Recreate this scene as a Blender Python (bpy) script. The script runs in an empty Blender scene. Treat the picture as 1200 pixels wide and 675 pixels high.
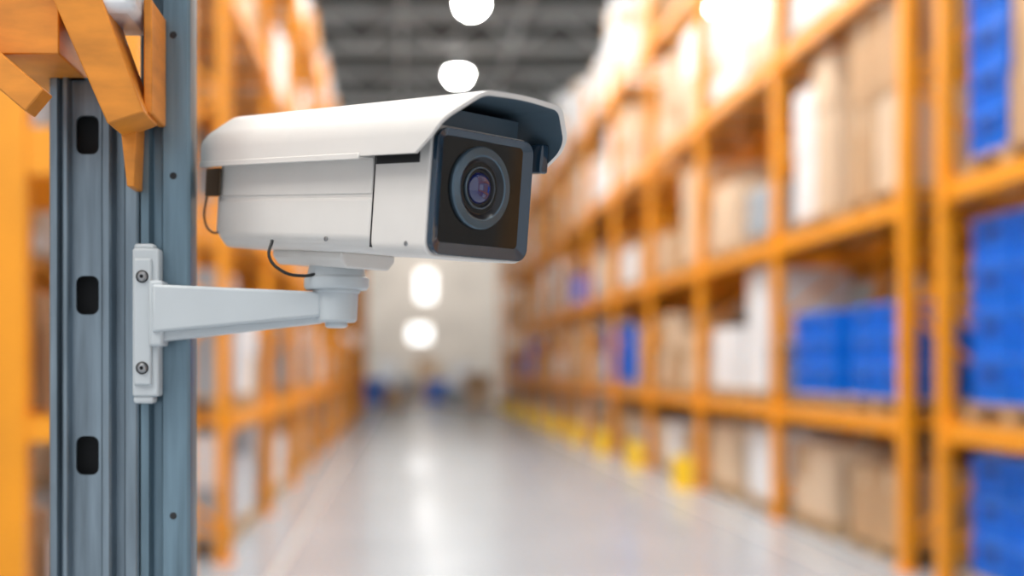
import bpy, math, random
from mathutils import Vector, Matrix
scene = bpy.context.scene
scene.view_settings.view_transform = 'Standard'
scene.view_settings.look = 'None'
scene.view_settings.exposure = 0.0

# ---------------------------------------------------------------- materials
def mat(name, col, rough=0.5, metal=0.0, var=0.0, scale=8.0, stretch=(1,1,1), bump=0.0, coat=0.0, emis=None, estr=0.0, spec=0.5):
    m = bpy.data.materials.new(name); m.use_nodes = True
    nt = m.node_tree; b = nt.nodes['Principled BSDF']
    b.inputs['Base Color'].default_value = (*col, 1)
    b.inputs['Roughness'].default_value = rough
    b.inputs['Metallic'].default_value = metal
    b.inputs['Coat Weight'].default_value = coat
    b.inputs['Coat Roughness'].default_value = 0.05
    b.inputs['Specular IOR Level'].default_value = spec
    if emis:
        b.inputs['Emission Color'].default_value = (*emis, 1)
        b.inputs['Emission Strength'].default_value = estr
    if var > 0 or bump > 0:
        tc = nt.nodes.new('ShaderNodeTexCoord'); mp = nt.nodes.new('ShaderNodeMapping')
        mp.inputs['Scale'].default_value = stretch
        nz = nt.nodes.new('ShaderNodeTexNoise'); nz.inputs['Scale'].default_value = scale
        nz.inputs['Detail'].default_value = 5
        nt.links.new(tc.outputs['Object'], mp.inputs['Vector']); nt.links.new(mp.outputs['Vector'], nz.inputs['Vector'])
        if var > 0:
            r = nt.nodes.new('ShaderNodeValToRGB')
            r.color_ramp.elements[0].position = 0.3; r.color_ramp.elements[1].position = 0.7
            r.color_ramp.elements[0].color = (*[c*(1-var) for c in col], 1)
            r.color_ramp.elements[1].color = (*[min(1, c*(1+var)) for c in col], 1)
            nt.links.new(nz.outputs['Fac'], r.inputs['Fac']); nt.links.new(r.outputs['Color'], b.inputs['Base Color'])
        if bump > 0:
            bp = nt.nodes.new('ShaderNodeBump'); bp.inputs['Strength'].default_value = bump; bp.inputs['Distance'].default_value = 0.002
            nt.links.new(nz.outputs['Fac'], bp.inputs['Height']); nt.links.new(bp.outputs['Normal'], b.inputs['Normal'])
    return m

M_white = mat('cam_white_paint', (0.74,0.71,0.675), 0.36, var=0.015, scale=30, bump=0.02)
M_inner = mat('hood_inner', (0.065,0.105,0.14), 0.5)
M_bezel = mat('bezel_blue_grey', (0.016,0.040,0.070), 0.14, coat=0.7)
M_glass = mat('front_glass', (0.004,0.003,0.002), 0.02, spec=0.6)
M_rubber = mat('black_rubber', (0.012,0.012,0.013), 0.5)
M_ring = mat('lens_ring', (0.09,0.14,0.185), 0.24, metal=0.5)
M_ring2 = mat('lens_barrel', (0.005,0.007,0.012), 0.3)
M_lens = mat('lens_coating', (0.003,0.010,0.10), 0.02, spec=1.0, coat=0.6)
M_bronze = mat('clip_bronze', (0.07,0.045,0.025), 0.35, metal=0.6)
M_screw = mat('screw_steel', (0.35,0.36,0.37), 0.35, metal=0.9)
M_brk = mat('bracket_paint', (0.54,0.585,0.61), 0.4, var=0.02, scale=20)
M_steel = mat('galvanised_steel', (0.21,0.27,0.32), 0.32, metal=0.65, var=0.25, scale=14, stretch=(6,6,0.5), bump=0.06)
M_steel2 = mat('galvanised_steel_plate', (0.16,0.245,0.305), 0.34, metal=0.55, var=0.22, scale=16, stretch=(5,5,0.4), bump=0.06)
M_dark = mat('recess_shade', (0.02,0.022,0.025), 0.7)  # shade inside slots, sockets and small holes, put into the colour
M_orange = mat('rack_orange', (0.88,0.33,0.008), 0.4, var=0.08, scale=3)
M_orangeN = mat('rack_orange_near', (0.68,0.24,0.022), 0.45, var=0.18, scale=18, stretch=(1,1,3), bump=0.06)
M_wood = mat('pallet_wood', (0.52,0.35,0.19), 0.75, var=0.2, scale=10)
M_tan = mat('cardboard', (0.48,0.30,0.16), 0.8, var=0.12, scale=2)
M_tan2 = mat('cardboard_pale', (0.66,0.50,0.35), 0.8, var=0.10, scale=2)
M_tape = mat('packing_tape', (0.66,0.53,0.38), 0.3)
M_wbox = mat('white_carton', (0.80,0.82,0.85), 0.5, var=0.06, scale=3)
M_gbox = mat('grey_carton', (0.32,0.38,0.44), 0.6, var=0.1, scale=4)
M_blue = mat('blue_plastic', (0.003,0.18,0.78), 0.35, var=0.1, scale=5)
M_bluedk = mat('blue_plastic_slot', (0.002,0.05,0.28), 0.5)
M_yellow = mat('yellow_guard', (0.95,0.62,0.008), 0.4)
M_ceil = mat('ceiling_dark', (0.07,0.078,0.082), 0.9, var=0.3, scale=1)
M_truss = mat('truss_grey', (0.40,0.42,0.43), 0.6)
M_wall = mat('wall_panel', (0.45,0.46,0.46), 0.7, var=0.05, scale=1)
M_wallf = mat('wall_far_panel', (0.78,0.72,0.65), 0.7, var=0.15, scale=0.5)
M_lamp = mat('lamp_glow', (1,1,1), 0.5, emis=(1.0,0.98,0.94), estr=105)
M_addpanel = mat('added_panel_glow', (1,1,1), 0.5, emis=(0.97,0.98,1.0), estr=5)  # glow for the added overhead light panels
M_win = mat('far_window_glow', (1,1,1), 0.5, emis=(1.0,0.98,0.95), estr=2.2)
M_floor = mat('polished_concrete', (0.36,0.40,0.445), 0.27, var=0.06, scale=0.8, coat=0.2)
M_line = mat('floor_line_paint', (0.50,0.51,0.52), 0.3)
M_film = mat('wrap_film', (0.75,0.77,0.80), 0.25, var=0.12, scale=25, bump=0.3)

# ---------------------------------------------------------------- mesh builder
class MB:
    def __init__(s): s.v=[]; s.f=[]; s.m=[]
    def quadfaces(s, vs, fs, mi=0):
        o=len(s.v); s.v+= [tuple(v) for v in vs]
        for f in fs: s.f.append(tuple(o+i for i in f)); s.m.append(mi)
    def box(s, x0,x1,y0,y1,z0,z1, mi=0, M=None):
        vs=[Vector(p) for p in [(x0,y0,z0),(x1,y0,z0),(x1,y1,z0),(x0,y1,z0),(x0,y0,z1),(x1,y0,z1),(x1,y1,z1),(x0,y1,z1)]]
        if M is not None: vs=[M@v for v in vs]
        s.quadfaces(vs,[(0,3,2,1),(4,5,6,7),(0,1,5,4),(1,2,6,5),(2,3,7,6),(3,0,4,7)],mi)
    def hexa(s, pts, mi=0):
        s.quadfaces(pts,[(0,3,2,1),(4,5,6,7),(0,1,5,4),(1,2,6,5),(2,3,7,6),(3,0,4,7)],mi)
    def beam(s, a, b, w, h, mi=0, up=(0,0,1)):
        a=Vector(a); b=Vector(b); d=(b-a).normalized(); u=Vector(up)
        if abs(d.dot(u))>0.99: u=Vector((1,0,0))
        r=d.cross(u).normalized(); u=r.cross(d).normalized()
        p=[]
        for e in (a,b):
            for sr,su in ((-1,-1),(1,-1),(1,1),(-1,1)): p.append(e+r*sr*w/2+u*su*h/2)
        s.quadfaces(p,[(0,1,2,3),(7,6,5,4),(0,4,5,1),(1,5,6,2),(2,6,7,3),(3,7,4,0)],mi)
    def lathe(s, prof, n=48, M=None, mi=0, cap0=True, cap1=True):
        M = M or Matrix()
        o=len(s.v)
        for p in prof:
            for k in range(n):
                a=2*math.pi*k/n; s.v.append(tuple(M@Vector((p[0]*math.cos(a),p[0]*math.sin(a),p[1]))))
        for i in range(len(prof)-1):
            mm = prof[i+1][2] if len(prof[i+1])>2 else mi
            for k in range(n):
                k2=(k+1)%n
                s.f.append((o+i*n+k,o+i*n+k2,o+(i+1)*n+k2,o+(i+1)*n+k)); s.m.append(mm)
        if cap0: s.f.append(tuple(o+k for k in reversed(range(n)))); s.m.append(mi)
        if cap1:
            l=len(prof)-1; s.f.append(tuple(o+l*n+k for k in range(n))); s.m.append(prof[l][2] if len(prof[l])>2 else mi)
    def extr(s, pts, x0, x1, mi=0, cap=True):
        n=len(pts); vs=[(x0,p[0],p[1]) for p in pts]+[(x1,p[0],p[1]) for p in pts]
        fs=[(i,(i+1)%n,n+(i+1)%n,n+i) for i in range(n)]
        if cap: fs+= [tuple(reversed(range(n))), tuple(range(n,2*n))]
        s.quadfaces(vs,fs,mi)
    def ring(s, outer, inner, x0, x1, xi=None, mi=0):
        n=len(outer); xi = x1 if xi is None else xi
        vs=[(x0,*p) for p in outer]+[(x1,*p) for p in outer]+[(xi,*p) for p in inner]+[(x0,*p) for p in inner]
        fs=[]
        for i in range(n):
            j=(i+1)%n
            for k in range(4):
                a=k*n; b=((k+1)%4)*n
                fs.append((a+i,a+j,b+j,b+i))
        s.quadfaces(vs,fs,mi)
    def obj(s, name, mats, parent=None, smooth=False, bevel=0.0, seg=2, angle=35):
        me=bpy.data.meshes.new(name); me.from_pydata(s.v,[],s.f)
        for m in mats: me.materials.append(m)
        me.polygons.foreach_set('material_index', s.m)
        import bmesh
        bm=bmesh.new(); bm.from_mesh(me); bmesh.ops.recalc_face_normals(bm, faces=bm.faces); bm.to_mesh(me); bm.free()
        if smooth:
            me.polygons.foreach_set('use_smooth',[True]*len(me.polygons)); me.set_sharp_from_angle(angle=math.radians(angle))
        o=bpy.data.objects.new(name, me); scene.collection.objects.link(o)
        if parent: o.parent=parent
        if bevel>0:
            b=o.modifiers.new('bevel','BEVEL'); b.width=bevel; b.segments=seg; b.limit_method='ANGLE'; b.angle_limit=math.radians(40)
            b.harden_normals=False
        return o

def empty(name, loc=(0,0,0), rot=(0,0,0)):
    e=bpy.data.objects.new(name,None); scene.collection.objects.link(e); e.location=loc; e.rotation_euler=rot; e.empty_display_size=0.1
    return e

def rrect(cy,cz,hw,hh,r,n=6):
    out=[]
    for (sy,sz,a0) in ((1,1,0),(-1,1,90),(-1,-1,180),(1,-1,270)):
        for k in range(n+1):
            a=math.radians(a0+90*k/n)
            out.append((cy+sy*(hw-r)+r*math.cos(a), cz+sz*(hh-r)+r*math.sin(a)))
    return out

def fillet(pts, r, n=5):
    out=[Vector(pts[0])]
    for i in range(1,len(pts)-1):
        p0,p1,p2=Vector(pts[i-1]),Vector(pts[i]),Vector(pts[i+1])
        rr = r[i] if isinstance(r,(list,tuple)) else r
        d0=(p0-p1).normalized(); d2=(p2-p1).normalized()
        ang=d0.angle(d2); t=rr/math.tan(ang/2)
        a=p1+d0*t; b=p1+d2*t
        for k in range(n+1):
            u=k/n; out.append((a*(1-u)**2)+(p1*2*u*(1-u))+(b*u*u))
    out.append(Vector(pts[-1])); return out

def curve(name, pts, r, m, parent=None):
    c=bpy.data.curves.new(name,'CURVE'); c.dimensions='3D'; c.bevel_depth=r; c.bevel_resolution=4; c.resolution_u=16
    sp=c.splines.new('BEZIER'); sp.bezier_points.add(len(pts)-1)
    for b,p in zip(sp.bezier_points,pts): b.co=p; b.handle_left_type=b.handle_right_type='AUTO'
    c.materials.append(m); o=bpy.data.objects.new(name,c); scene.collection.objects.link(o)
    if parent: o.parent=parent
    return o

# ================================================================ SECURITY CAMERA
PX,PY=-0.064,1.18
root=empty('security_camera',(PX,PY,1.55))
head=empty('camera_head',(0,0,0.165),(0,math.radians(5.5),math.radians(-48))); head.parent=root

b=MB(); b.extr(rrect(0,0.054,0.060,0.054,0.013),-0.118,0.122,0); b.obj('housing_shell',[M_white],head,True,0.0012)
b=MB()
lo=[(-0.0615,0.0465),(-0.0615,0.010),(-0.050,-0.0025),(0.050,-0.0025),(0.0615,0.010),(0.0615,0.0465)]
b.extr(lo,-0.121,0.1215,0); b.obj('lower_tray',[M_white],head,True,0.004,4,50)
b=MB()
for sy in (-1,1): b.box(-0.119,0.1205,min(sy*0.0585,sy*0.0612),max(sy*0.0585,sy*0.0612),0.0485,0.080)
b.obj('side_panel',[M_white],head,True,0.001)
b=MB()
col=rrect(0,0.0510,0.0615,0.0550,0.012)
b.extr(col,0.1240,0.1930,0); b.obj('front_collar',[M_white],head,True,0.0012)
b=MB()
for sy in (-1,1):
    b.box(0.126,0.181,min(sy*0.050,sy*0.0624),max(sy*0.050,sy*0.0624),0.0740,0.092)
b.obj('notch_shade',[M_rubber],head)  # black blocks stand for the open notch, its shade put into colour
b=MB()
b.box(0.1215,0.1243,-0.0605,0.0605,0.002,0.100)
b.obj('collar_seam',[M_rubber],head)
b=MB()
o_=rrect(0,0.0510,0.0590,0.0530,0.012,10); i_=rrect(0,0.0535,0.0485,0.0440,0.004,10)
b.ring(o_,i_,0.1925,0.1995,0.1950,0)
b.obj('bezel_frame',[M_bezel],head,True,0.0010,3,30)
b=MB(); b.extr(rrect(0,0.0535,0.0490,0.0445,0.004),0.1925,0.1951,0); b.obj('front_glass',[M_glass],head,True,0.0)
LX=0.1951; LC=Matrix.Translation((LX,-0.003,0.0580))@Matrix.Rotation(math.radians(90),4,'Y')
b=MB()
b.lathe([(0.0355,-0.001,0),(0.0355,0.0026,0),(0.0343,0.0038,0),(0.0280,0.0046,0),(0.0266,0.0040,0),(0.0228,0.0002,1),(0.0185,-0.0008,1),(0.0182,0.0014,0),(0.0168,0.0016,0),(0.0150,-0.0010,1),(0.0128,-0.0012,1)],96,LC,0)
b.obj('lens_barrel',[M_ring,M_ring2],head,True,0,2,25)
b=MB()
pr=[]
for k in range(11):
    a=math.radians(90*k/11); pr.append((0.0136*math.cos(a),-0.0005+0.0060*math.sin(a)))
pr.append((0.0003,0.0055)); b.lathe(pr,64,LC,0); b.obj('lens_glass',[M_lens],head,True,0,2,80)

half=[(-0.0785,0.0795),(-0.0785,0.106),(-0.047,0.1320),(0,0.1345)]
full=half+[(0.047,0.1320),(0.0785,0.106),(0.0785,0.0795)]
op=fillet(full,[0,0.024,0.026,0.4,0.026,0.024,0],9)
def offset(pts,d):
    res=[]
    for i,p in enumerate(pts):
        a=pts[max(0,i-1)]; c=pts[min(len(pts)-1,i+1)]
        t=(c-a); t=t.normalized() if t.length>1e-9 else Vector((0,1))
        nrm=Vector((t.y,-t.x)); res.append(p+nrm*d)
    return res
ip=offset(op,0.0038)
def xf(z): return 0.193+0.045*min(1,max(0,(z-0.0795)/0.052))**0.7
def xb(z): return -0.132+0.014*max(0,(z-0.10)/0.032)
n=len(op); b=MB()
vs=[(xb(p.y),p.x,p.y) for p in op]+[(xf(p.y),p.x,p.y) for p in op]+[(xf(p.y)-0.0005,p.x,p.y) for p in ip]+[(xb(p.y)+0.003,p.x,p.y) for p in ip]
fo=[];fi=[]
for i in range(n-1):
    fo.append((i,i+1,n+i+1,n+i)); fo.append((n+i,n+i+1,2*n+i+1,2*n+i)); fi.append((2*n+i,2*n+i+1,3*n+i+1,3*n+i)); fo.append((3*n+i,3*n+i+1,i+1,i))
fo.append((0,n,2*n,3*n)); fo.append((n-1,2*n-1,3*n-1,4*n-1))
b.quadfaces(vs,fo,0)
for f in fi: b.f.append(tuple(f)); b.m.append(1)
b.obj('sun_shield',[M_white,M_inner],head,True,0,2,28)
b=MB(); b.extr([(p.x,p.y) for p in ip],-0.122,-0.116,0); b.obj('shield_back',[M_white],head)
b=MB()
for sy in (-1,1):
    y0,y1=sorted((sy*0.0775,sy*0.0797)); b.box(-0.1325,0.122,y0,y1,0.0765,0.0820)
b.obj('shield_rail',[M_white],head,True,0.0008)
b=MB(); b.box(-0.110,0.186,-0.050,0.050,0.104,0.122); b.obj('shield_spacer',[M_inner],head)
b=MB()
for sy in (-1,1):
    y0,y1=sorted((sy*0.060,sy*0.0775)); b.box(-0.128,0.120,y0,y1,0.0790,0.0825)
b.obj('shield_flange',[M_white],head)
b=MB(); b.box(0.178,0.204,0.0640,0.0740,0.078,0.104); b.obj('shield_latch',[M_bezel],head,True,0.002)
b=MB(); b.box(-0.142,-0.119,-0.0650,-0.040,0.052,0.077,0); b.box(-0.139,-0.112,-0.0670,-0.0645,0.048,0.077,0)
b.obj('rear_latch',[M_bronze],head,True,0.0015)
b=MB(); b.box(-0.134,-0.119,-0.055,0.055,0.010,0.052); b.obj('rear_cover',[M_white],head,True,0.004,3)
curve('rear_cable',[(-0.136,-0.058,0.070),(-0.146,-0.060,0.045),(-0.146,-0.060,0.022),(-0.134,-0.058,0.012),(-0.119,-0.056,0.013)],0.0012,M_rubber,head)
b=MB()
for (x,z) in ((0.06,0.008),(0.170,0.006)):
    b.lathe([(0.0022,0),(0.0022,0.0012),(0.0012,0.0016)],16,Matrix.Translation((x,-0.0605,z))@Matrix.Rotation(math.radians(90),4,'X'),0)
b.obj('side_screws',[M_screw],head,True)
b=MB()
b.extr([(-0.034,-0.002),(0.034,-0.002),(0.034,-0.009),(0.026,-0.017),(-0.026,-0.017),(-0.034,-0.009)],-0.060,0.050,0)
b.obj('mount_shoe',[M_white],head,True,0.002,3)
b=MB()
b.lathe([(0.030,0.126),(0.032,0.129),(0.032,0.137),(0.029,0.139),(0.026,0.152)],48)
b.lathe([(0.0185,0.094),(0.0205,0.096),(0.0215,0.116),(0.0215,0.127)],48)
b.lathe([(0.0215,0.122),(0.0235,0.123),(0.0235,0.1265)],48)
b.lathe([(0.0085,0.0885),(0.011,0.090),(0.011,0.0945)],24)
b.obj('swivel_joint',[M_brk],root,True,0.0006,2,40)
b=MB()
xa,xe=-0.176,-0.014
def sec(x,y0,y1,z0,z1): return [(x,y0,z0),(x,y1,z0),(x,y1,z1),(x,y0,z1)]
a=sec(xa,-0.030,0.004,0.083,0.130); e=sec(xe,-0.015,0.015,0.099,0.1235)
b.quadfaces(a+e,[(0,1,2,3),(7,6,5,4),(0,4,5,1),(1,5,6,2),(2,6,7,3),(3,7,4,0)])
b.obj('arm_web',[M_brk],root,True,0.003,3)
b=MB()
a=sec(xa,-0.020,0.004,0.074,0.085); e=sec(xe,-0.008,0.012,0.0935,0.101)
b.quadfaces(a+e,[(0,1,2,3),(7,6,5,4),(0,4,5,1),(1,5,6,2),(2,6,7,3),(3,7,4,0)])
b.obj('arm_rib',[M_brk],root,True,0.002,3)
b=MB(); b.box(-0.180,-0.1665,-0.026,0.006,0.070,0.134); b.obj('arm_foot',[M_brk],root,True,0.003,3)
b=MB()
b.box(-0.1985,-0.1725,-0.014,0.0078,0.021,0.166)
b.box(-0.1965,-0.1790,-0.018,-0.013,0.032,0.156)
b.obj('wall_plate',[M_brk],root,True,0.0035,3)
b=MB(); b.box(-0.198,-0.178,-0.012,0.0078,0.014,0.022); b.box(-0.198,-0.178,-0.010,0.0078,0.164,0.171); b.obj('plate_ears',[M_brk],root,True,0.003,3)
b=MB()
for z in (0.049,0.138):
    MM=Matrix.Translation((-0.1878,-0.0178,z))@Matrix.Rotation(math.radians(90),4,'X')
    b.lathe([(0.0062,0.0,0),(0.0062,0.0010,0),(0.0050,0.0014,0),(0.0045,0.0030,1),(0.0032,0.0040,1),(0.0018,0.0040,1),(0.0016,0.0020,2)],24,MM,0)
b.obj('plate_bolts',[M_rubber,M_screw,M_dark],root,True)
curve('power_cable',[(-0.060,-0.030,0.172),(-0.062,-0.036,0.155),(-0.050,-0.036,0.142),(-0.030,-0.026,0.138),(-0.020,-0.020,0.140)],0.0016,M_rubber,root)

# ================================================================ STEEL COLUMNS
def slot_wall(b, x0,x1,y, z0,z1, holes, hw, hh, r, depth=0.004, mi=0, mid=1):
    cx=(x0+x1)/2
    cur=z0
    for hz in sorted(holes):
        a=hz-hh*1.6; c=hz+hh*1.6
        if a<z0 or c>z1: continue
        b.quadfaces([(x0,y,cur),(x1,y,cur),(x1,y,a),(x0,y,a)],[(0,1,2,3)],mi)
        inner=rrect(cx,hz,hw,hh,r,5)
        n=len(inner); outer=[]
        W=(x1-x0)/2; H=(c-a)/2
        for (px,pz) in inner:
            dx=px-cx; dz=pz-hz
            k=min(W/max(abs(dx),1e-9), H/max(abs(dz),1e-9)); outer.append([cx+dx*k,hz+dz*k])
        for sx in (-1,1):
            for sz in (-1,1):
                q=min(range(n),key=lambda i:(outer[i][0]-(cx+sx*W))**2+(outer[i][1]-(hz+sz*H))**2); outer[q]=[cx+sx*W,hz+sz*H]
        vs=[(p[0],y,p[1]) for p in outer]+[(p[0],y,p[1]) for p in inner]+[(p[0],y+depth,p[1]) for p in inner]
        fs=[]
        for i in range(n):
            j=(i+1)%n; fs+=[(i,j,n+j,n+i),(n+i,n+j,2*n+j,2*n+i)]
        b.quadfaces(vs,fs,mi); cur=c
    b.quadfaces([(x0,y,cur),(x1,y,cur),(x1,y,z1),(x0,y,z1)],[(0,1,2,3)],mi)

def strip(b, poly, z0,z1, mi=0, close=True):
    n=len(poly)
    vs=[(p[0],p[1],z0) for p in poly]+[(p[0],p[1],z1) for p in poly]
    fs=[(i,i+1,n+i+1,n+i) for i in range(n-1)]
    b.quadfaces(vs,fs,mi)

Z1=1.888
b=MB()
right=[(-0.300,1.200),(-0.2985,1.190),(-0.2965,1.1875),(-0.2905,1.1875),(-0.2885,1.190),(-0.2870,1.206),(-0.2775,1.206),(-0.2760,1.191),(-0.2740,1.1885),(-0.2640,1.1885),(-0.2610,1.191),(-0.2610,1.232)]
left=[(-0.352,1.232),(-0.352,1.196),(-0.350,1.192),(-0.343,1.190),(-0.341,1.193),(-0.3405,1.200),(-0.338,1.200),(-0.3372,1.190),(-0.3355,1.188),(-0.3325,1.188),(-0.331,1.190),(-0.330,1.200)]
strip(b,left,0,Z1); strip(b,right,0,Z1)
strip(b,[(-0.261,1.232),(-0.352,1.232)],0,Z1)
slot_wall(b,-0.330,-0.300,1.200,0,Z1,[1.833-0.161*k for k in range(11)],0.0115,0.0195,0.0075)
b.quadfaces([(-0.352,1.19,Z1),(-0.261,1.19,Z1),(-0.261,1.232,Z1),(-0.352,1.232,Z1)],[(0,1,2,3)])
b.box(-0.37,-0.261,1.18,1.245,0,0.008)
b.quadfaces([(-0.335,1.225,0.01),(-0.295,1.225,0.01),(-0.295,1.225,Z1-0.01),(-0.335,1.225,Z1-0.01)],[(0,1,2,3)],1)  # dark sheet behind the slots, interior shade painted by its colour
b.obj('steel_column',[M_steel,M_dark],None,True,0,2,30)

b=MB()
poly=[(-0.2600,1.222),(-0.2600,1.192),(-0.2585,1.188),(-0.2510,1.188),(-0.2490,1.192),(-0.2480,1.200),(-0.2400,1.200),(-0.2385,1.190),(-0.2365,1.188),(-0.2130,1.188),(-0.2100,1.190),(-0.2090,1.194),(-0.2090,1.222),(-0.2600,1.222)]
strip(b,poly,0,3.6)
b.quadfaces([(-0.2600,1.188,3.6),(-0.209,1.188,3.6),(-0.209,1.222,3.6),(-0.2600,1.222,3.6)],[(0,1,2,3)])
b.box(-0.2605,-0.195,1.178,1.245,0,0.008)
for z in (1.452,1.30,1.15,1.0,0.7,0.4,1.79,1.93,2.1):
    b.lathe([(0.0036,0,1),(0.0036,0.0006,1),(0.0024,0.0007,2)],16,Matrix.Translation((-0.2265,1.1882,z))@Matrix.Rotation(math.radians(90),4,'X'),1)
b.obj('steel_column',[M_steel2,M_screw,M_dark],None,True,0,2,30)

# ================================================================ NEAR ORANGE SHELF BRACKET (top left)
sh=empty('orange_shelf_frame',(-0.33,1.15,1.9))
def add(bm,name,mats,bev=0.0015):
    o=bm.obj(name,mats,None,True,bev,2); o.parent=sh; o.matrix_parent_inverse=Matrix.Translation((0.33,-1.15,-1.9)); return o
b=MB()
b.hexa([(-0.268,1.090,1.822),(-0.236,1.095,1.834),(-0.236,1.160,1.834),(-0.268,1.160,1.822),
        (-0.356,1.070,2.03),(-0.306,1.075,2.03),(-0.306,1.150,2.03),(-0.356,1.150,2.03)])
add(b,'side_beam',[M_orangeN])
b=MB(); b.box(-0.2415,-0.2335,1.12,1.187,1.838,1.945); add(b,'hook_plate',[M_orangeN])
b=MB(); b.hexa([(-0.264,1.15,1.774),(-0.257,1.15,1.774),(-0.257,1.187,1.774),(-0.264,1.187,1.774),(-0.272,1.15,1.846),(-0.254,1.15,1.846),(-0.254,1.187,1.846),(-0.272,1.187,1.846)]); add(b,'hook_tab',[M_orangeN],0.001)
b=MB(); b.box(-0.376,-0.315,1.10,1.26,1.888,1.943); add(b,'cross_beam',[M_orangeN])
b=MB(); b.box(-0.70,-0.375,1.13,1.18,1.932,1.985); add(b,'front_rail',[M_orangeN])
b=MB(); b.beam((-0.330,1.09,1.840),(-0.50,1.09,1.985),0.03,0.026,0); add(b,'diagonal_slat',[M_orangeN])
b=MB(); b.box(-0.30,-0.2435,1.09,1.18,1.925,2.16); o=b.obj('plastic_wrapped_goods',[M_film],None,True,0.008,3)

# ================================================================ ROOM
def slab(name,x0,x1,y0,y1,z0,z1,m):
    b=MB(); b.box(x0,x1,y0,y1,z0,z1); return b.obj(name,[m])
slab('floor',-9,9,-4,58,-0.1,0,M_floor)
slab('ceiling',-9,9,-4,58,10.6,10.8,M_ceil)
slab('wall_far',-9,9,58,58.2,0,10.6,M_wallf)
slab('wall_left',-9.2,-9,-4,58.2,0,10.6,M_wall)
slab('wall_right',9,9.2,-4,58.2,0,10.6,M_wall)
for i,(x0,x1,z0,z1) in enumerate([(0.4,1.4,2.8,3.6),(0.8,1.6,4.8,6.2),(-3.0,-2.0,2.6,3.4)]):
    b=MB(); b.box(x0,x1,57.93,58,z0,z1,0)
    b.box(x0-0.1,x0,57.9,58,z0-0.1,z1+0.1,1); b.box(x1,x1+0.1,57.9,58,z0-0.1,z1+0.1,1); b.box(x0,x1,57.9,58,z1,z1+0.1,1); b.box(x0,x1,57.9,58,z0-0.1,z0,1)
    b.obj('added_light_panel_%d'%(i+1),[M_win,M_wallf])
b=MB()
for y in range(6,58,6):
    b.box(-9,9,y-0.08,y+0.08,10.35,10.6); b.box(-9,9,y-0.08,y+0.08,9.5,9.65)
    for k in range(-9,9,2):
        b.beam((k,y,9.6),(k+1,y,10.4),0.08,0.08); b.beam((k+1,y,10.4),(k+2,y,9.6),0.08,0.08)
for x in (-6,-3,0,3,6): b.box(x-0.06,x+0.06,-4,58,10.2,10.35)
b.obj('trim_1',[M_truss])
for x in (-3.6,1.5,6.5):
    for y in (-1,5,11,18.5,25.4,31.5,39,48):
        b=MB()
        zl=9.35 if y!=39 else 9.9
        T=Matrix.Translation((x,y,zl))
        b.lathe([(0.27,0,0),(0.30,0.02,0),(0.26,0.16,0),(0.10,0.28,0),(0.10,0.42,0)],24,T,0,False)
        b.lathe([(0.26,0.005,1),(0.245,-0.09,1),(0.19,-0.18,1),(0.10,-0.24,1),(0.01,-0.26,1)],24,T,1)
        b.lathe([(0.015,0.42,0),(0.015,10.595-zl,0)],8,T,0)
        b.obj('high_bay_lamp',[M_truss,M_lamp],None,True)
for i,(x,y) in enumerate([(-4.6,1.0),(-0.9,-1.0),(3.4,2),(1.5,8.2)]):
    b=MB(); b.box(x-1.1,x+1.1,y-1.4,y+1.4,10.56,10.6); b.obj('added_light_panel_%d'%(i+4),[M_addpanel])  # glowing panels out of view, added to light the scene from above

slab('floor_marking',-1.0,-0.94,6,56,0.0,0.003,M_line)
slab('floor_marking',3.39,3.45,6,56,0.0,0.003,M_line)

# ================================================================ RACKS
LV=[1.2,2.93,4.85,6.75]
def rack(name,xf_,xbk,ys,levels,H):
    b=MB(); uw=0.12
    for y in ys:
        for x in (xf_,xbk):
            b.box(x-0.05,x-0.035,y-uw/2,y+uw/2,0.01,H); b.box(x-0.035,x+0.05,y-uw/2,y-uw/2+0.02,0.01,H); b.box(x-0.035,x+0.05,y+uw/2-0.02,y+uw/2,0.01,H)
            b.box(x+0.02,x+0.035,y-uw/2,y+uw/2,0.01,H)
            b.box(x-0.08,x+0.08,y-0.09,y+0.09,0,0.012)
        z=0.25; s=1
        while z+0.9<H:
            b.box(min(xf_,xbk),max(xf_,xbk),y-0.02,y+0.02,z-0.02,z+0.02)
            b.beam((xf_,y,z) if s>0 else (xbk,y,z),(xbk,y,z+0.9) if s>0 else (xf_,y,z+0.9),0.03,0.04); z+=0.9; s=-s
    for a,c in zip(ys[:-1],ys[1:]):
        for L in levels:
            for x in (xf_,xbk):
                b.box(x-0.03,x+0.03,a+uw/2,c-uw/2,L-0.14,L)
                b.box(x-0.055,x+0.055,a+uw/2-0.01,a+uw/2+0.03,L-0.2,L+0.04); b.box(x-0.055,x+0.055,c-uw/2-0.03,c-uw/2+0.01,L-0.2,L+0.04)
            m=a+0.45
            while m<c-0.3:
                b.box(min(xf_,xbk)+0.03,max(xf_,xbk)-0.03,m-0.03,m+0.03,L-0.05,L-0.005); m+=0.57
    return b.obj(name,[M_orange])

def pallet(cx,cy,z,wx=1.0,wy=1.2):
    b=MB()
    for k in (-1,0,1):
        for j in (-1,0,1):
            x=cx+k*(wx/2-0.06); y=cy+j*(wy/2-0.07); b.box(x-0.05,x+0.05,y-0.07,y+0.07,z+0.02,z+0.10)
        x=cx+k*(wx/2-0.06); b.box(x-0.05,x+0.05,cy-wy/2,cy+wy/2,z,z+0.02); b.box(x-0.05,x+0.05,cy-wy/2,cy+wy/2,z+0.10,z+0.12)
    n=7
    for k in range(n):
        y=cy-wy/2+0.05+k*(wy-0.1)/(n-1); b.box(cx-wx/2,cx+wx/2,y-0.05,y+0.05,z+0.12,z+0.14)
    b.obj('wooden_pallet',[M_wood])

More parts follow.
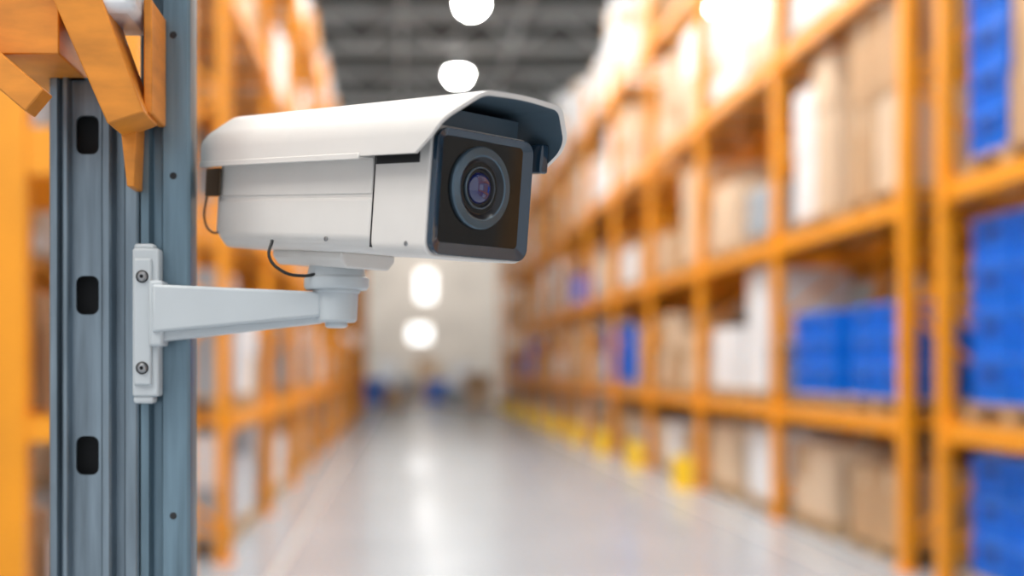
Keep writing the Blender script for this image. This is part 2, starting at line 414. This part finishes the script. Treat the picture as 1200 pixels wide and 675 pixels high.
def boxes(cx,cy,z,h,rng,m,wx=0.96,wy=1.14,nx=2,ny=3,lh=0.4,name='cardboard_box_stack'):
    b=MB(); nl=max(1,round(h/lh)); lh=h/nl
    for l in range(nl):
        for i in range(nx):
            for j in range(ny):
                if l==nl-1 and nl>2 and rng.random()<0.2: continue
                g=0.008+rng.random()*0.016
                x0=cx-wx/2+i*wx/nx+g; x1=cx-wx/2+(i+1)*wx/nx-g; y0=cy-wy/2+j*wy/ny+g; y1=cy-wy/2+(j+1)*wy/ny-g
                z0=z+l*lh; z1=z0+lh-0.006
                b.box(x0,x1,y0,y1,z0,z1,0 if rng.random()<0.8 else 2)
                ym=(y0+y1)/2; b.box(x0-0.002,x1+0.002,ym-0.03,ym+0.03,z0+lh*0.7,z1+0.002,1)
    alt={M_tan.name:M_tan2,M_tan2.name:M_tan,M_wbox.name:M_tan2,M_gbox.name:M_wbox}[m.name]
    b.obj(name,[m,M_tape if m in (M_tan,M_tan2) else M_wbox,alt])

def crates(cx,cy,z,h,rng,wx=0.96,wy=1.14,nx=2,ny=2,lh=0.30):
    b=MB(); nl=max(1,round(h/lh)); lh=h/nl
    for l in range(nl):
        for i in range(nx):
            for j in range(ny):
                x0=cx-wx/2+i*wx/nx+0.012; x1=cx-wx/2+(i+1)*wx/nx-0.012; y0=cy-wy/2+j*wy/ny+0.012; y1=cy-wy/2+(j+1)*wy/ny-0.012
                z0=z+l*lh; z1=z0+lh-0.008
                b.box(x0+0.02,x1-0.02,y0+0.02,y1-0.02,z0,z1-0.02,0)
                b.box(x0,x1,y0,y1,z1-0.05,z1,0); b.box(x0+0.004,x1-0.004,y0+0.004,y1-0.004,z0+lh*0.45,z0+lh*0.5,0)
                for q in range(5):
                    yy=y0+0.03+q*(y1-y0-0.06)/4; b.box(x0+0.004,x0+0.021,yy-0.008,yy+0.008,z0+0.01,z1-0.04,0); b.box(x1-0.021,x1-0.004,yy-0.008,yy+0.008,z0+0.01,z1-0.04,0)
                b.box(x0+0.003,x0+0.02,(y0+y1)/2-0.08,(y0+y1)/2+0.08,z0+lh*0.55,z0+lh*0.75,1)
    b.obj('plastic_crate_stack',[M_blue,M_bluedk])

def load(kind,cx,cy,z,h,rng,usepal=True):
    if usepal: pallet(cx,cy,z); z+=0.141
    if kind=='B': crates(cx,cy,z,h,rng)
    else:
        m={'T':M_tan,'P':M_tan2,'W':M_wbox,'G':M_gbox}[kind]
        nx,ny,lh=rng.choice([(2,3,0.4),(2,2,0.5),(1,2,0.6),(2,3,0.28)])
        boxes(cx,cy,z,h,rng,m,nx=nx,ny=ny,lh=lh)

rng=random.Random(11)
Yr=[-0.85,2.35,5.55,8.67]  # first two bays are out of view, added to reflect in the front glass
rack('pallet_rack',3.95,5.05,Yr,LV[:3],6.2)
Y2=[9.33+3.2*k for k in range(13)]
rack('pallet_rack',3.95,5.05,Y2,LV,7.4)
CX=4.5
for yc,ks in ((0.0,'TWT'),(1.5,'GTP'),(3.2,'TBT'),(4.7,'WTP')):
    for L,k_,h in zip([0]+LV[:2],ks,(0.7,1.0,1.2)): load(k_,CX,yc,L,h,rng)
for yc in (6.45,7.90):
    load('B',CX,yc,0,0.85,rng); load('B',CX,yc,1.2,1.30,rng)
load('T',CX,6.25,2.93,1.3,rng)
pallet(CX,7.92,2.93); crates(CX,8.23,3.071,1.5,rng,wy=0.56,ny=1); boxes(CX,7.62,3.071,1.45,rng,M_tan,wy=0.58,ny=1,nx=1,lh=0.5)
load('T',CX,6.45,4.85,1.0,rng); load('T',CX,7.95,4.85,1.0,rng)
load('T',CX,10.15,0,0.62,rng); load('P',CX,11.72,0,0.70,rng)
load('B',CX,10.15,1.2,0.80,rng); load('B',CX,11.70,1.2,0.80,rng)
pallet(CX,10.20,2.93); boxes(CX,10.20,3.071,1.62,rng,M_tan,nx=1,ny=2,lh=0.8)
pallet(CX,11.72,2.93); boxes(CX,11.95,3.071,1.30,rng,M_wbox,nx=1,ny=1,wy=0.6,lh=0.65); boxes(CX,11.42,3.071,1.50,rng,M_tan2,nx=1,ny=1,wy=0.5,lh=0.5)
load('T',CX,10.20,4.85,1.4,rng); load('W',CX,11.72,4.85,1.4,rng)
load('W',CX,13.35,0,0.75,rng); load('P',CX,14.95,0,0.75,rng)
pallet(CX,13.35,1.2); boxes(CX,13.55,1.341,1.36,rng,M_wbox,wy=0.7,nx=1,ny=1,lh=0.7); boxes(CX,12.98,1.341,0.5,rng,M_gbox,wy=0.4,nx=1,ny=1,lh=0.5)
load('W',CX,14.95,1.2,0.75,rng)
load('G',CX,13.35,2.93,0.55,rng); load('P',CX,14.95,2.93,0.8,rng)
load('W',CX,13.35,4.85,1.5,rng); load('W',CX,14.95,4.85,1.6,rng)
kinds='WWPTPTGTPBWGT'
for i in range(2,12):
    for j,yy in enumerate((Y2[i]+0.83,Y2[i]+2.37)):
        for li,L in enumerate([0]+LV):
            if rng.random()<0.12: continue
            kk=rng.choice('WWPWTWP' if li>=3 else kinds)
            h={0:rng.uniform(0.45,0.8),1:rng.uniform(0.5,1.2),2:rng.uniform(0.4,1.3),3:rng.uniform(0.9,1.6),4:rng.uniform(0.9,2.2)}[li]
            load(kk,CX,yy,L,h,rng)
rack('pallet_rack',5.35,6.45,[5.0+3.2*k for k in range(9)],LV[:3],6.6)
for i in range(8):
    for yy in (5.0+3.2*i+0.83,5.0+3.2*i+2.37):
        for L in [0]+LV[:3]:
            if rng.random()<0.3: continue
            load(rng.choice('PTTGG'),5.9,yy,L,rng.uniform(0.6,1.2),rng)
for i in range(2,12):
    y=Y2[i]
    b=MB(); b.box(3.62,3.80,y-0.16,y-0.13,0,0.42); b.box(3.62,3.80,y+0.13,y+0.16,0,0.42); b.box(3.60,3.63,y-0.16,y+0.16,0,0.42); b.box(3.56,3.84,y-0.2,y+0.2,0,0.012)
    b.obj('upright_guard',[M_yellow],None,True,0.005)

Y3=[9.8+3.2*k for k in range(13)]
rack('pallet_rack',-1.45,-2.55,Y3,LV,7.4)
for i in range(0,12):
    for j,yy in enumerate((Y3[i]+0.83,Y3[i]+2.37)):
        for li,L in enumerate([0]+LV):
            if rng.random()<0.18: continue
            load(rng.choice('WGPTGG' if li<3 else 'WPTW'),-2.0,yy,L,rng.uniform(0.5,1.2),rng)
rack('pallet_rack',-4.6,-5.7,[4+3.2*k for k in range(12)],LV[:3],6.4)
for i in range(11):
    for yy in (4+3.2*i+0.83,4+3.2*i+2.37):
        for L in [0]+LV[:3]:
            if rng.random()<0.3: continue
            load(rng.choice('TTPGW'),-5.15,yy,L,rng.uniform(0.6,1.2),rng)
b=MB()
for x in (-2.9,-1.40,-0.985):
    for y in (4.3,5.3):
        b.box(x-0.06,x+0.06,y-0.04,y+0.04,0.01,3.6); b.box(x-0.09,x+0.09,y-0.08,y+0.08,0,0.012)
for y in (4.3,5.3):
    for (z0,z1) in ((2.29,2.46),(1.33,1.42),(0.4,0.5)):
        b.box(-2.845,-1.04,y-0.03,y+0.03,z0,z1)
for z1 in (2.46,1.42,0.5):
    for x in (-2.6,-2.2,-1.7,-1.2): b.box(x-0.03,x+0.03,4.33,5.27,z1-0.05,z1-0.002)
b.obj('pallet_rack',[M_orange])
boxes(-2.1,4.8,2.462,0.5,rng,M_gbox,wx=1.2,wy=0.8); boxes(-1.2,4.8,2.462,0.34,rng,M_gbox,wx=0.3,wy=0.8,nx=1,ny=2)
boxes(-2.1,4.8,1.422,0.5,rng,M_tan,wx=1.2,wy=0.8); boxes(-1.20,4.85,1.422,0.45,rng,M_tan,wx=0.3,wy=0.7,nx=1,ny=2)
boxes(-2.1,4.8,0.502,0.5,rng,M_tan,wx=1.2,wy=0.8); boxes(-1.20,4.85,0.502,0.45,rng,M_gbox,wx=0.3,wy=0.7,nx=1,ny=2)

for (x,y,k,h) in ((-1.0,47,'B',1.0),(0.2,51,'G',1.0),(1.5,50,'B',0.9),(2.7,53,'W',1.6),(-0.6,54,'W',1.8),(1.2,55.5,'T',1.9),(2.9,45,'P',1.2),(-0.2,45,'T',0.7),(2.2,49,'G',0.6)):
    load(k,x,y,0,h,rng)

# ================================================================ LIGHT
w=bpy.data.worlds.new('World'); scene.world=w; w.use_nodes=True
w.node_tree.nodes['Background'].inputs[0].default_value=(0.96,0.97,1.0,1); w.node_tree.nodes['Background'].inputs[1].default_value=0.78
def area(name,loc,tgt,size,power,col=(1,1,1)):
    l=bpy.data.lights.new(name,'AREA'); l.shape='RECTANGLE'; l.size=size[0]; l.size_y=size[1]; l.energy=power; l.color=col
    o=bpy.data.objects.new(name,l); scene.collection.objects.link(o); o.location=loc
    o.rotation_euler=(Vector(tgt)-Vector(loc)).to_track_quat('-Z','Y').to_euler(); return o
area('added_area_light',(-2.5,-1.5,6.5),(-0.1,1.2,1.7),(3,3),250,(1,0.97,0.92))  # key light added for the security camera, has no fixture
for y in (7,14,21):
    area('added_area_light',(1.3,y,9.7),(1.3,y,0),(2.0,3.0),620,(1,0.98,0.94))  # out-of-view area lights added to brighten the aisle
area('added_area_light',(0.5,50.5,10.3),(0.5,58,3.5),(8,1.0),620,(1,0.96,0.91))  # wash added to brighten the far wall, has no fixture

# ================================================================ CAMERA
c=bpy.data.cameras.new('cam'); co=bpy.data.objects.new('cam',c); scene.collection.objects.link(co)
co.location=(0,0,1.6); co.rotation_euler=(math.radians(90),0,0)
c.lens=42; c.sensor_width=36; c.shift_x=130/1200; c.shift_y=92.5/1200; c.clip_start=0.05; c.clip_end=200
c.dof.use_dof=True; c.dof.focus_distance=1.08; c.dof.aperture_fstop=2.0
scene.camera=co
